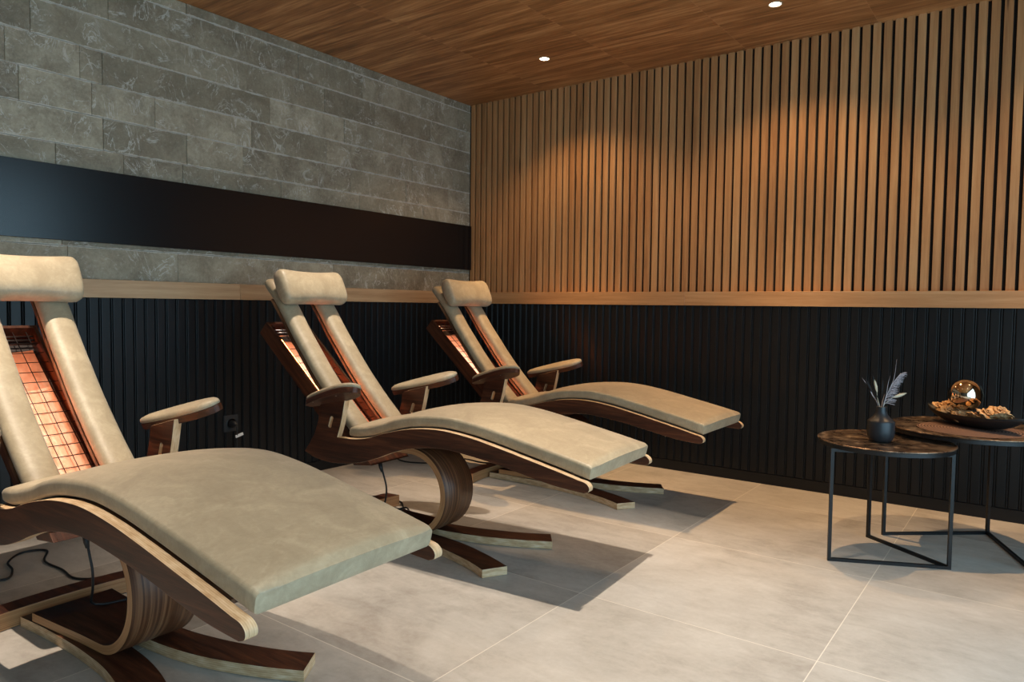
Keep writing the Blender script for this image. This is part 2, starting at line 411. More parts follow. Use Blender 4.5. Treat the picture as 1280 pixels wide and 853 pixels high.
# back wall (slats above, black fluted boards below)
bm = bmesh.new(); box(bm, (XW-.1, YW, 0), (RX+.1, YW+.1, H)); struct('wall_back', bm, M_BACKING)
PITCHX, GAP0 = .0534, 3.469
xs = []; x = GAP0 - 64*PITCHX
while x < RX: xs.append(x); x += PITCHX
RZ0, RZ1 = 1.0585, 1.145
items = [((max(x+.0078, 0.002), 0, RZ1-.01), (x+PITCHX-.0078, YW, H)) for x in [xs[0]-PITCHX]+xs if x+PITCHX-.0078 < RX]
strips('wall_back_slats', M_SLAT, items, bev=.0012)
def flutes(name, axis, lo, hi, front, back, start):
    items = []; x = start
    while x < hi:
        a, b = max(lo, x+.0065), min(hi, x+PITCHX-.0065)
        if b-a > .004:
            if axis == 'x': items.append(((a, front, .065), (b, back, RZ0)))
            else: items.append(((back, a, .065), (front, b, RZ0)))
            # thin raised bead between two boards
        c = x
        if lo < c-.0024 and c+.0024 < hi:
            if axis == 'x': items.append(((c-.0024, front-.0015, .065), (c+.0024, back, RZ0)))
            else: items.append(((back, c-.0024, .065), (front+.0015, c+.0024, RZ0)))
        x += PITCHX
    return strips(name, M_FLUTE, items, bev=.0040)
bm = bmesh.new(); box(bm, (0, -.030, 0), (RX, YW, RZ0)); struct('trim_3', bm, M_FLUTE)
flutes('trim_4', 'x', .04, RX, -.040, -.029, GAP0-66*PITCHX)
# left wall: backing, stone courses, band, fluted boards
bm = bmesh.new(); box(bm, (XW-.1, RY, 0), (XW, YW, H)); struct('wall_left', bm, M_BACKING)
courses = [1.141+.155*k for k in range(-1, 10)]
J = {1.141: [-2.886, -2.36, -1.34], 1.761: [-2.72, -2.305, -1.977, -1.2, -.7, -.25], 1.916: [-2.47, -1.92, -1.39, -.635, -.2],
     2.071: [-2.82, -2.72, -1.80, -1.253, -.75, -.3], 2.226: [-3.02, -1.95, -1.41, -.99, -.45], 2.381: [-2.69, -1.605, -1.1, -.55, -.15],
     2.536: [-2.3, -1.35, -.8, -.3]}
items = []; tones = []
for z in courses:
    z1 = min(z+.155, H)
    if z >= H-.01: continue
    js = None
    for k in J:
        if abs(k-z) < .01: js = list(J[k])
    if js is None:
        js = []; y = -.2-.4*random.random()
        while y > -3.2: js.append(y); y -= random.choice((.3, .45, .6, .9))
    y = min(js)
    while y > RY: y -= random.choice((.3, .45, .6, .8)); js.append(y)
    js = sorted([j for j in js if j > RY])+[0.0]; a = RY
    for b_ in js:
        d = random.uniform(-.0018, .0018)
        items.append(((XW, a+.0008, z+.0008), (0+d, b_-.0008, z1-.0008))); tones.append((random.random(), random.random()**1.5, random.random()))
        a = b_
strips('wall_left_stone', M_STONE, items, tones, bev=.0018)
bm = bmesh.new(); box(bm, (0.004, RY, 1.319), (.022, -.004, 1.6596)); o = struct('trim_5', bm, M_BAND)
md = o.modifiers.new('bevel', 'BEVEL'); md.width = .0015; md.segments = 2
bm = bmesh.new(); box(bm, (XW, RY, 0), (.030, -.030, RZ0)); struct('trim_6', bm, M_FLUTE)
flutes('trim_7', 'y', RY, -.04, .040, .029, RY-.01)
strips('trim_1', M_RAILY, [((XW, a, RZ0), (.046, b, RZ1)) for a, b in ((RY, -4.1), (-4.099, -2.03), (-2.029, -.046))], bev=.0015)
strips('trim_2', M_RAILX, [((XW, -.046, RZ0), (1.81, YW, RZ1)), ((1.811, -.046, RZ0), (4.4, YW, RZ1)), ((4.401, -.046, RZ0), (RX, YW, RZ1))], bev=.0015)
bm = bmesh.new(); box(bm, (.04, -.043, 0), (RX, -.029, .062)); struct('baseboard_back', bm, M_FLUTE)
bm = bmesh.new(); box(bm, (.029, RY, 0), (.043, -.043, .062)); struct('baseboard_left', bm, M_FLUTE)
# rear wall and window wall, behind the camera
bm = bmesh.new(); box(bm, (XW, RY-.1, 0), (RX+.1, RY, H)); struct('wall_rear', bm, M_PLASTER)
bm = bmesh.new(); W = WIN
box(bm, (RX, RY, 0), (RX+.12, W['y0'], H)); box(bm, (RX, W['y1'], 0), (RX+.12, YW, H))
box(bm, (RX, W['y0'], 0), (RX+.12, W['y1'], W['z0'])); box(bm, (RX, W['y0'], W['z1']), (RX+.12, W['y1'], H)); struct('wall_right', bm, M_PLASTER)
bm = bmesh.new(); n = 3
for k in range(n+1):
    y = W['y0']+(W['y1']-W['y0'])*k/n; box(bm, (RX+.03, y-.03, W['z0']), (RX+.09, y+.03, W['z1']))
for z in (W['z0'], W['z1']-.06): box(bm, (RX+.032, W['y0'], z), (RX+.088, W['y1'], z+.06))
o = struct('window_1', bm, M_BLACKMETAL)
gm, nt, b = new_mat('window_glass'); nt.nodes.remove(b)
tr = N(nt, 'ShaderNodeBsdfTransparent'); gl = N(nt, 'ShaderNodeBsdfGlossy'); gl.inputs['Roughness'].default_value = .02
mx = N(nt, 'ShaderNodeMixShader'); mx.inputs[0].default_value = .06
L(nt, tr.outputs[0], mx.inputs[1]); L(nt, gl.outputs[0], mx.inputs[2]); L(nt, mx.outputs[0], nt.nodes['Material Output'].inputs[0])
bm = bmesh.new(); box(bm, (RX+.055, W['y0'], W['z0']), (RX+.061, W['y1'], W['z1'])); mk('pane', bm, gm, o)

# ------------------------------------------------------------------ lounge chair
def ell(hx, hy, n=28, e=2.0):
    return [(math.copysign(abs(math.cos(t))**(2/e), math.cos(t))*hx, math.copysign(abs(math.sin(t))**(2/e), math.sin(t))*hy)
            for t in [2*math.pi*k/n for k in range(n)]]
def make_lounger():
    root = empty('lounge_chair')
    # --- side frames with arm posts (one piece of plywood each)
    top = smoothpts([(-1.205, .464), (-1.15, .4645), (-1.08, .470), (-1.011, .484), (-.92, .513), (-.785, .543), (-.64, .553), (-.5, .540), (-.367, .516), (-.242, .490), (-.123, .4645), (-.03, .443)], 5)
    lip = smoothpts([(-.03, .443), (-.003, .437), (.012, .4235), (.010, .408), (-.008, .400)], 5)[1:]
    bot = smoothpts([(-.008, .400), (-.12, .4085), (-.24, .4285), (-.366, .452), (-.5, .4705), (-.637, .4805), (-.785, .463), (-.892, .432), (-.985, .396), (-1.09, .366), (-1.227, .349), (-1.336, .357), (-1.409, .380)], 5)[1:]
    rear = smoothpts([(-1.409, .380), (-1.378, .42), (-1.347, .466), (-1.322, .53), (-1.310, .596)], 5)[1:]
    post = [(-1.298, .606), (-1.155, .642)] + smoothpts([(-1.158, .63), (-1.170, .575), (-1.184, .52), (-1.203, .468)], 4)
    outline = top + lip + bot + rear + post
    slot = [(-1.243+.0095*math.cos(t)+(.006 if math.sin(t) > 0 else -.006), .527+.0095*math.sin(t)+(.016 if math.sin(t) > 0 else -.016)) for t in [2*math.pi*(k+.5)/16 for k in range(16)]]
    for s in (-1, 1):
        board('side_frame', [tuple(p) for p in outline], Matrix.Translation((0, s*.270, 0)) @ XZ, root, holes=[slot], th=.029)
    # --- seat support panel between the frames
    prof = [(x, z) for x, z in [(p[0], p[1]) for p in top] if -1.17 < x < -.07]
    bm = bmesh.new(); rings = []
    for x, z in prof:
        rings.append([bm.verts.new((x, y, z-dz)) for y, dz in ((-.254, .002), (.254, .002), (.254, .012), (-.254, .012))])
    for A, B in zip(rings, rings[1:]):
        for k in range(4): bm.faces.new((A[k], A[(k+1) % 4], B[(k+1) % 4], B[k]))
    bm.faces.new(rings[0]); bm.faces.new(rings[-1]); fix(bm)
    me = bpy.data.meshes.new('seat_panel'); bm.to_mesh(me); bm.free(); attr(me, 'guv', 'FLOAT_VECTOR', [tuple(v.co) for v in me.vertices])
    link('seat_panel', me, M_RING, root)
    # --- seat cushion
    bl = smoothpts([(-1.165, 0, .469), (-1.08, 0, .472), (-.967, 0, .498), (-.88, 0, .527), (-.785, 0, .546), (-.64, 0, .556), (-.5, 0, .543), (-.367, 0, .519), (-.242, 0, .493), (-.123, 0, .4675), (-.004, 0, .440)], 7)
    NB = len(bl)
    def sect(i):
        u = i/(NB-1); th = .046
        d0 = min(1, (i/5)); d1 = min(1, (NB-1-i)/2)
        e0 = math.sqrt(max(0, 1-(1-d0)**2)); e1 = .90+.10*math.sqrt(max(0, 1-(1-d1)**2))
        th = (.045+.008*u**3)*(.62+.38*e0)*e1; hw = .256*(.975+.025*min(e0, 1))-(1-e1)*.02
        crown = .016*e0*(.35+.65*d1)
        pts = []
        rr = .011
        for k in range(5): a = math.pi+math.pi/2*k/4; pts.append((-hw+rr+rr*math.cos(a)*1, rr+rr*math.sin(a)))
        for k in range(5): a = 1.5*math.pi+math.pi/2*k/4; pts.append((hw-rr+rr*math.cos(a), rr+rr*math.sin(a)))
        r2 = .013
        for k in range(6): a = math.pi/2*k/5; pts.append((hw-r2+r2*math.cos(a)+.001, th-r2+r2*math.sin(a)))
        for k in range(1, 16):
            y = (hw-r2)*(1-2*k/16); pts.append((y, th+crown*(1-(abs(y)/(hw-r2))**2.4)))
        for k in range(6): a = math.pi/2+math.pi/2*k/5; pts.append((-hw+r2+r2*math.cos(a)-.001, th-r2+r2*math.sin(a)))
        return pts
    bm = bmesh.new(); rings = []
    for i in range(NB):
        t = (bl[min(i+1, NB-1)]-bl[max(i-1, 0)]).normalized(); nn = Vector((-t.z, 0, t.x))
        rings.append([bm.verts.new(bl[i]+Vector((0, a, 0))+nn*b) for a, b in sect(i)])
    for A, B in zip(rings, rings[1:]):
        m = len(A)
        for k in range(m):
            f = bm.faces.new((A[k], A[(k+1) % m], B[(k+1) % m], B[k])); f.smooth = True
    for r in (rings[0], rings[-1]):
        # domed end built from a shrunk inner loop
        c = sum((v.co for v in r), Vector())/len(r); sgn = -1 if r is rings[0] else 1
        inner = [bm.verts.new(c+(v.co-c)*.86+Vector((sgn*.004, 0, 0))) for v in r]
        m = len(r)
        for k in range(m):
            f = bm.faces.new((r[k], r[(k+1) % m], inner[(k+1) % m], inner[k])); f.smooth = True
        f = bm.faces.new(inner)
    fix(bm); mk('seat_cushion', bm, M_LEATHER, root, smooth=True, sharp=48)
    # --- two back staves with padded leather columns
    path = smoothpts([(-1.205, 0, .458), (-1.252, 0, .503), (-1.33, 0, .576), (-1.412, 0, .660), (-1.478, 0, .733), (-1.538, 0, .805), (-1.62, 0, .905), (-1.69, 0, 1.000), (-1.757, 0, 1.082), (-1.83, 0, 1.150)], 6)
    NP = len(path)
    for s in (-1, 1):
        def sec(i):
            e = min(1, i/4, (NP-1-i)/4); e = math.sqrt(max(0, 1-(1-e)**2))*.35+.65
            w = .052
            return [(a, b+.004) for a, b in ell(w*(.6+.4*e), .032*e, 32, 2.35)]
        bm = bmesh.new(); sweep(bm, [p+Vector((0, s*.117, 0)) for p in path], section=sec, frame_y=(0, 1, 0)); fix(bm)
        mk('back_cushion', bm, M_LEATHER, root, smooth=True, sharp=50)
        def sec2(i): return [(-.050, -.004), (.050, -.004), (.050, .008), (-.050, .008)]
        bm = bmesh.new(); nrm = []
        pp = []
        for i, p in enumerate(path[2:-6]):
            j = i+2; t = (path[j+1]-path[j-1]).normalized(); pp.append(p+Vector((0, s*.117, 0))-Vector((-t.z, 0, t.x))*(-.031 if t.x < 0 else .031))
        sweep(bm, pp, section=sec2, frame_y=(0, 1, 0)); fix(bm)
        me = bpy.data.meshes.new('back_stave'); bm.to_mesh(me); bm.free()
        attr(me, 'guv', 'FLOAT_VECTOR', [(v.co.z*1.3, v.co.y, v.co.x) for v in me.vertices])
        link('back_stave', me, M_RING, root, smooth=True, sharp=30)
    # --- head pillow
    bm = bmesh.new(); d = Vector((-.42, 0, .907)).normalized(); nn = Vector((.907, 0, .42)).normalized(); c = Vector((-1.688, 0, 1.118))
    NU, NV = 44, 28; rings = []
    for i in range(NU+1):
        u = -1+2*i/NU; au = abs(u)
        # slightly waisted cushion with softly rounded ends
        endf = (1-au**16)**.5 if au < 1 else 0
        hh = .093*(.87+.13*au**2)*(.45+.55*endf)
        tt = .048*(1.0-.12*au**2)*(.40+.60*endf)
        ring = []
        for a, b in ell(hh, tt, NV, 2.9):
            ring.append(bm.verts.new(c+Vector((0, .199*u, 0))+d*a+nn*(b+.008*au**2)))
        rings.append(ring)
    for A, B in zip(rings, rings[1:]):
        for k in range(NV):
            f = bm.faces.new((A[k], A[(k+1) % NV], B[(k+1) % NV], B[k])); f.smooth = True
    bm.faces.new(rings[0]); bm.faces.new(rings[-1]); fix(bm); mk('head_pillow', bm, M_LEATHER, root, smooth=True, sharp=60)
    # --- armrests: plywood plate + pad
    for s in (-1, 1):
        R_ = Vector((-1.392, s*.280, .598)); F_ = Vector((-1.028, s*.340, .690)); ax = (F_-R_).normalized()
        lat = ax.cross(Vector((0, 0, 1))).normalized()*(-1); nz = ax.cross(lat)
        if nz.z < 0: nz = -nz
        lat_in = Vector((0, -s, 0)); lat_in = (lat_in-ax*lat_in.dot(ax)).normalized(); ROLLA = math.radians(17)
        nz = (nz*math.cos(ROLLA)+lat_in*math.sin(ROLLA)).normalized(); lat = nz.cross(ax)
        M = Matrix((ax, lat, nz)).transposed().to_4x4(); M.translation = R_
        Ln = (F_-R_).length
        half = [(.0, .012), (.03, .024), (.09, .036), (.17, .046), (.25, .051), (.31, .049), (.35, .037), (Ln-.004, .018)]
        hs = smoothpts([(a, b, 0) for a, b in half], 5)
        ol = [(p.x, p.y) for p in hs] + [(Ln, 0)] + [(p.x, -p.y) for p in reversed(hs)]
        board('armrest', ol, M @ Matrix.Translation((0, 0, -.004)), root, th=.024, mats=[M_WALNUT, M_WALNUT])
        bm = bmesh.new(); rings = []
        for z, k, dx in ((.0082, .95, 0), (.011, 1.0, 0), (.017, 1.0, 0), (.0235, .96, 0), (.028, .86, 0), (.031, .66, 0), (.0325, .4, 0), (.033, .15, 0)):
            cx = .205; rings.append([bm.verts.new(M @ Vector((cx+(x-cx)*(1-(1-k)*.5)*1.0, y*k, z))) for x, y in ol])
        for A, B in zip(rings, rings[1:]):
            m = len(A)
            for q in range(m): bm.faces.new((A[q], A[(q+1) % m], B[(q+1) % m], B[q])).smooth = True
        bm.faces.new(rings[0]); bm.faces.new(rings[-1]); fix(bm)
        p = mk('arm_pad', bm, M_LEATHER, root, smooth=True, sharp=60)
        for t in (.09, .27):
            bm = bmesh.new(); q = M @ Vector((t, -s*(-.036) if s < 0 else .036, -.005))
            bmesh.ops.create_uvsphere(bm, u_segments=10, v_segments=6, radius=.0035, matrix=Matrix.Translation(R_+ax*t+lat*(.028 if (lat.y*s) > 0 else -.028)-nz*.0135))
            mk('screw', bm, simple('steel_screw', (.7, .7, .7), .3, 1) if 'steel_screw' not in bpy.data.materials else bpy.data.materials['steel_screw'], root, smooth=True)
    # --- infrared heater box
    d = Vector((.752, 0, -.659)); n_ = Vector((.659, 0, .752)); O = Vector((-1.871, 0, .947))
    MB = Matrix((d, Vector((0, 1, 0)), n_)).transposed().to_4x4(); MB.translation = O
    # (u along, v across, w normal; front face at w=0, back at w=-.075)
    Lb = .955
    side = [(0, 0), (Lb, 0), (Lb-.075, -.082), (0, -.075)]
    hb = empty('heater_box'); hb.parent = root
    MS = Matrix(((1, 0, 0, 0), (0, 0, -1, 0), (0, 1, 0, 0), (0, 0, 0, 1)))
    def addwood(name, bm, mat=M_WALNUT, par=None):
        fix(bm); me = bpy.data.meshes.new(name); bm.to_mesh(me); bm.free()
        attr(me, 'guv', 'FLOAT_VECTOR', [tuple(v.co) for v in me.vertices]); me.transform(MB)
        return link(name, me, mat, par or hb)
    for s in (-1, 1):
        me = board_mesh(side, (), .014, .0012); me.transform(MB @ Matrix.Translation((0, s*.119, 0)) @ MS)
        o = bpy.data.objects.new('box_side', me); COL.objects.link(o); me.materials.append(M_WALNUT); me.materials.append(M_WALNUT); o.parent = hb
    bm = bmesh.new(); box(bm, (0, -.112, -.075), (.013, .112, 0)); addwood('box_top', bm)
    bm = bmesh.new(); box(bm, (.013, -.112, -.075), (Lb-.082, .112, -.066)); addwood('box_back', bm)
    bm = bmesh.new(); box(bm, (.855, -.112, -.010), (Lb-.013, .112, -.001)); addwood('light_leak_blocker', bm)  # unseen plate, added to block heater glow leaking out under the seat
    bm = bmesh.new()
    vs = [bm.verts.new(v) for v in ((Lb, -.112, 0), (Lb, .112, 0), (Lb-.075, .112, -.082), (Lb-.075, -.112, -.082), (Lb-.012, -.112, 0), (Lb-.012, .112, 0), (Lb-.087, .112, -.082), (Lb-.087, -.112, -.082))]
    for f in ((0,1,2,3), (4,7,6,5), (0,4,5,1), (1,5,6,2), (2,6,7,3), (3,7,4,0)): bm.faces.new([vs[i] for i in f])
    addwood('box_bottom', bm)
    # glowing reflector panel, shallow trough
    bm = bmesh.new(); NX, NY = 30, 10; g = []; gv = []
    for i in range(NX+1):
        row = []
        for j in range(NY+1):
            v = -1+2*j/NY; row.append(bm.verts.new((.095+(.83-.095)*i/NX, .094*v, -.052+.012*v*v))); gv.append((i/NX, v, 0))
        g.append(row)
    for i in range(NX):
        for j in range(NY): bm.faces.new((g[i][j], g[i+1][j], g[i+1][j+1], g[i][j+1])).smooth = True
    bm.verts.index_update(); me = bpy.data.meshes.new('heater_panel'); bm.to_mesh(me); bm.free(); attr(me, 'guv', 'FLOAT_VECTOR', gv); me.transform(MB)
    o = link('heater_panel', me, M_HEAT, hb); md = o.modifiers.new('solid', 'SOLIDIFY'); md.thickness = .004; md.offset = 0
    o['label'] = 'glowing orange infrared panel'
    bm = bmesh.new(); sweep(bm, [MB @ Vector((u, -.074, -.034)) for u in (.10, .12, .80, .825)], rad=.0055, nseg=12); fix(bm)
    mk('heating_tube', bm, M_TUBE, hb, smooth=True)['label'] = 'white-hot heating tube'
    # dark lining
    bm = bmesh.new(); box(bm, (.013, -.112, -.066), (.095, .112, -.058)); addwood('box_lining', bm, M_DARKIN)
    bm = bmesh.new()
    for k in range(3): sweep(bm, [MB @ Vector((.030+.02*k, y, -.03)) for y in (-.111, .111)], rad=.0035, nseg=8)
    fix(bm); mk('rod_set', bm, simple('dull_steel', (.35, .33, .32), .35, 1), hb, smooth=True)
    # wire guard
    bm = bmesh.new()
    for k in range(5):
        y = -.088+.044*k; sweep(bm, [MB @ Vector((u, y, -.016)) for u in (.020, .853)], rad=.0016, nseg=6)
    for k in range(16):
        u = .085+.0495*k; sweep(bm, [MB @ Vector((u, y, -.0135)) for y in (-.1115, .1115)], rad=.0016, nseg=6)
    fix(bm); mk('wire_guard', bm, M_WIRE, hb, smooth=True)
    # --- pedestal: base plate running into the bent ring
    cx, cz, R = -.945, .2255, .178
    pts = [(-1.32, .0475), (-1.2, .0475), (-1.05, .0475)]
    pts += [(cx+R*math.sin(a), cz-R*math.cos(a)) for a in [math.pi*k/40 for k in range(41)]]
    pts += [(-1.0, cz+R), (-1.04, cz+R-.0005), (-1.08, cz+R-.002)]
    bm = bmesh.new(); th = .013; rings = []; gv = []; s_ = 0
    for i, (x, z) in enumerate(pts):
        a, b_ = pts[max(i-1, 0)], pts[min(i+1, len(pts)-1)]; t = Vector((b_[0]-a[0], 0, b_[1]-a[1])).normalized(); n2 = Vector((t.z, 0, -t.x))
        if i: s_ += (Vector(pts[i])-Vector(pts[i-1])).length
        ring = []
        hw = .100+.022*max(0, min(1, (-x-1.0)/.3)) if z < .1 else .100
        for y, o_ in ((-hw, th), (hw, th), (hw, -th), (-hw, -th)):
            ring.append(bm.verts.new(Vector((x, y, z))+n2*o_)); gv.append((s_, y, o_))
        rings.append(ring)
    for A, B in zip(rings, rings[1:]):
        for k in range(4):
            f = bm.faces.new((A[k], A[(k+1) % 4], B[(k+1) % 4], B[k])); f.smooth = k in (0, 2); f.material_index = {0: 0, 1: 1, 2: 2, 3: 1}[k]
    f = bm.faces.new(rings[0]); f.material_index = 1; f = bm.faces.new(rings[-1]); f.material_index = 1; fix(bm); bm.verts.index_update()
    me = bpy.data.meshes.new('pedestal_ring'); bm.to_mesh(me); bm.free()
    attr(me, 'guv', 'FLOAT_VECTOR', gv); attr(me, 'lay', 'FLOAT', [.5+g_[2]/(2*th) for g_ in gv])
    link('pedestal_ring', me, [M_RING, M_PLYTAN, M_WALNUT], root, smooth=False)
    for p in me.polygons: p.use_smooth = p.material_index != 1
    # mounting block between ring and seat panel
    bm = bmesh.new(); box(bm, (-1.07, -.095, .4165), (-.90, .095, .4760)); fix(bm)
    me = bpy.data.meshes.new('mounting_block'); bm.to_mesh(me); bm.free(); attr(me, 'guv', 'FLOAT_VECTOR', [tuple(v.co) for v in me.vertices])
    link('mounting_block', me, M_WALNUT, root)
    # --- feet: two curved boards splaying forward, one curved bar across the back
    oe = smoothpts([(-1.385, -.130), (-1.25, -.122), (-1.1, -.120), (-.97, -.124), (-.85, -.134), (-.74, -.155), (-.65, -.180), (-.54, -.218), (-.445, -.263)], 5)
    ie = smoothpts([(-.388, -.176), (-.49, -.128), (-.60, -.086), (-.70, -.056), (-.82, -.034), (-.97, -.022), (-1.1, -.018), (-1.25, -.020), (-1.385, -.026)], 5)
    o1 = [(p.x, p.y) for p in oe+ie]
    for s in (1, -1):
        ol = [(x, y*s) for x, y in o1]
        if s < 0: ol = ol[::-1]
        board('foot_board', ol, Matrix.Translation((0, 0, .0175)), root, th=.033)
    fr = smoothpts([(-1.372, -.305), (-1.392, -.2), (-1.402, -.1), (-1.405, 0), (-1.402, .1), (-1.392, .2), (-1.372, .305)], 4)
    bk = smoothpts([(-1.455, .305), (-1.472, .2), (-1.482, .1), (-1.485, 0), (-1.482, -.1), (-1.472, -.2), (-1.455, -.305)], 4)
    board('rear_crossbar', [(p.x, p.y) for p in fr+bk], Matrix.Translation((0, 0, .0295)), root, th=.055, mats=[M_WALNUT, M_PLYTAN])
    # --- power cord
    cp = smoothpts([(-1.21, -.01, .30), (-1.185, -.01, .24), (-1.172, -.008, .19), (-1.180, -.005, .13), (-1.200, .0, .085), (-1.20, .03, .067), (-1.18, .08, .0665), (-1.17, .13, .064), (-1.20, .19, .02), (-1.30, .26, .006),
                    (-1.43, .36, .005), (-1.56, .25, .005), (-1.66, .16, .005), (-1.80, .17, .005), (-1.95, .17, .006), (-2.08, .23, .006), (-2.13, .16, .006), (-2.05, .08, .006), (-1.93, .05, .010), (-1.86, .0, .006), (-1.95, -.10, .006), (-2.08, -.15, .006), (-2.2, -.10, .006), (-2.25, .05, .006)], 6)
    bm = bmesh.new(); sweep(bm, cp, rad=.0042, nseg=8); sweep(bm, [(-1.213, -.01, .312), (-1.205, -.01, .28), (-1.197, -.01, .262)], rad=[.010, .009, .006], nseg=10)
    fix(bm); mk('power_cord', bm, M_CORD, root, smooth=True)
    bm = bmesh.new(); bmesh.ops.create_cube(bm, size=1, matrix=Matrix.Translation((-1.205, -.01, .318)) @ Matrix.Diagonal((.05, .03, .012, 1)))
    bmesh.ops.bevel(bm, geom=bm.edges[:], offset=.002, segments=2, affect='EDGES')
    mk('cord_socket', bm, M_WHITEP, root)
    return root
proto = make_lounger()
def copy_tree(o, parent=None):
    c = o.copy(); COL.objects.link(c); c.parent = parent
    for ch in o.children: copy_tree(ch, c)
    return c
P = [((2.4397, -3.2890), .0327, 'beige leather infrared lounge chair in the foreground, nearest, cut off by the left edge'),
     ((2.3815, -1.9438), .0655, 'beige leather infrared lounge chair in the middle of the row of three'),
     ((2.3589, -0.8220), .0017, 'farthest beige leather infrared lounge chair, beside the oak slat wall')]
for i, (xy, rz, lb) in enumerate(P):
    o = proto if i == 0 else copy_tree(proto)
    o.location = (*xy, 0); o.rotation_euler.z = rz
    tag(o, lb, 'lounge chair', 'lounge chairs in a row')

# ------------------------------------------------------------------ side tables
def tabletop_mat():
    m, nt, b = new_mat('antique_metal_top')
    o = N(nt, 'ShaderNodeTexCoord').outputs['Object']
    n = noise(nt, o, 14, 7, .7, .6); n2 = noise(nt, o, 90, 3, .7)
    s = mth(nt, 'ADD', mth(nt, 'MULTIPLY', n, .8), mth(nt, 'MULTIPLY', n2, .2))
    L(nt, ramp(nt, [(.36, srgb(66, 54, 46)), (.5, srgb(110, 92, 78)), (.64, srgb(190, 168, 146))], s).outputs[0], b.inputs['Base Color'])
    L(nt, ramp(nt, [(.35, (.22,)*3), (.65, (.42,)*3)], n).outputs[0], b.inputs['Roughness'])
    b.inputs['Metallic'].default_value = .75; bump(nt, b, s, .4, .002)
    return m
M_TOP = tabletop_mat()
def side_table(c, r, z, legs, label):
    root = empty('side_table', (c[0], c[1], 0)); tag(root, label, 'side table', 'round metal side tables')
    bm = bmesh.new()
    lathe(bm, [(.002, z-.007), (r-.03, z-.007), (r-.012, z-.006), (r-.004, z-.001), (r, z-.003), (r, z-.006), (r-.004, z-.0085), (.002, z-.0085)], n=96); fix(bm)
    mk('table_top', bm, M_TOP, root, smooth=True, sharp=40)
    bm = bmesh.new(); lathe(bm, [(r-.016, z-.009), (r-.004, z-.009), (r-.004, z-.024), (r-.016, z-.024), (r-.016, z-.009)], n=96); fix(bm)
    bmesh.ops.remove_doubles(bm, verts=bm.verts, dist=1e-6)
    mk('top_rim', bm, M_BLACKMETAL, root, smooth=True, sharp=40)
    t = .0065; lp = [Vector((x-c[0], y-c[1], 0)) for x, y in legs]; mid = lp[1]
    # the tube frame is one bent V of flat bar: a leg at each corner, bars meeting at the middle corner
    def bar(bm, a, b_, w=t):
        d = (b_-a); ln = d.length; d.normalize(); s = d.cross(Vector((0, 0, 1)));
        if s.length < .1: s = Vector((0, 1, 0))
        s.normalize(); n2 = s.cross(d)
        vs = [bm.verts.new(p+s*i*w+n2*j*w) for p in (a, b_) for i, j in ((-1, -1), (1, -1), (1, 1), (-1, 1))]
        for f in ((0,1,2,3), (4,7,6,5), (0,4,5,1), (1,5,6,2), (2,6,7,3), (3,7,4,0)): bm.faces.new([vs[k] for k in f])
    for p in lp:
        bm = bmesh.new(); ang = math.atan2((mid-p).y, (mid-p).x) if p is not mid else math.atan2(lp[0].y-mid.y, lp[0].x-mid.x)
        box(bm, (-t, -t, 0), (t, t, z-.024), M=Matrix.Translation((p.x, p.y, 0)) @ Matrix.Rotation(ang, 4, 'Z')); fix(bm); mk('leg', bm, M_BLACKMETAL, root)
    for p in (lp[0], lp[2]):
        bm = bmesh.new(); d = (mid-p).normalized()
        bar(bm, p+d*t+Vector((0, 0, t)), mid-d*t+Vector((0, 0, t))); fix(bm); mk('foot_bar', bm, M_BLACKMETAL, root)
        bm = bmesh.new(); bar(bm, p+d*t+Vector((0, 0, z-.031)), mid-d*t+Vector((0, 0, z-.031))); fix(bm); mk('top_bar', bm, M_BLACKMETAL, root)
    return root
T1C, T1Z = (3.118, -.976), .495
T2C, T2Z = (3.392, -.607), .531
side_table(T1C, .263, T1Z, [(2.9585, -1.188), (3.368, -.9906), (3.0276, -.7494)], 'lower round black metal side table with bronze top, holding the small vase')
side_table(T2C, .322, T2Z, [(3.0768, -.6658), (3.4624, -.3420), (3.6376, -.8140)], 'taller round black metal side table with bronze top, holding the decorative dish')
# placemat
m, nt, b = new_mat('woven_fibre')
o_ = N(nt, 'ShaderNodeTexCoord').outputs['Object']; w = N(nt, 'ShaderNodeTexWave'); w.wave_type = 'RINGS'; w.rings_direction = 'Z'; w.inputs['Scale'].default_value = 26; w.inputs['Distortion'].default_value = 1.2; w.inputs['Detail Scale'].default_value = 30
L(nt, o_, w.inputs['Vector']); L(nt, ramp(nt, [(.2, srgb(70, 48, 40)), (.8, srgb(128, 98, 84))], w.outputs['Fac']).outputs[0], b.inputs['Base Color']); b.inputs['Roughness'].default_value = .8; bump(nt, b, w.outputs['Fac'], .8, .002)
bm = bmesh.new(); lathe(bm, [(.001, 0), (.208, 0), (.210, .0015), (.208, .003), (.001, .003)], n=80); fix(bm)
o = mk('placemat', bm, m, smooth=True, sharp=40); o.location = (T2C[0]+.012, T2C[1]-.03, T2Z-.0068)
tag(o, 'round woven brown placemat under the long black dish', 'placemat')
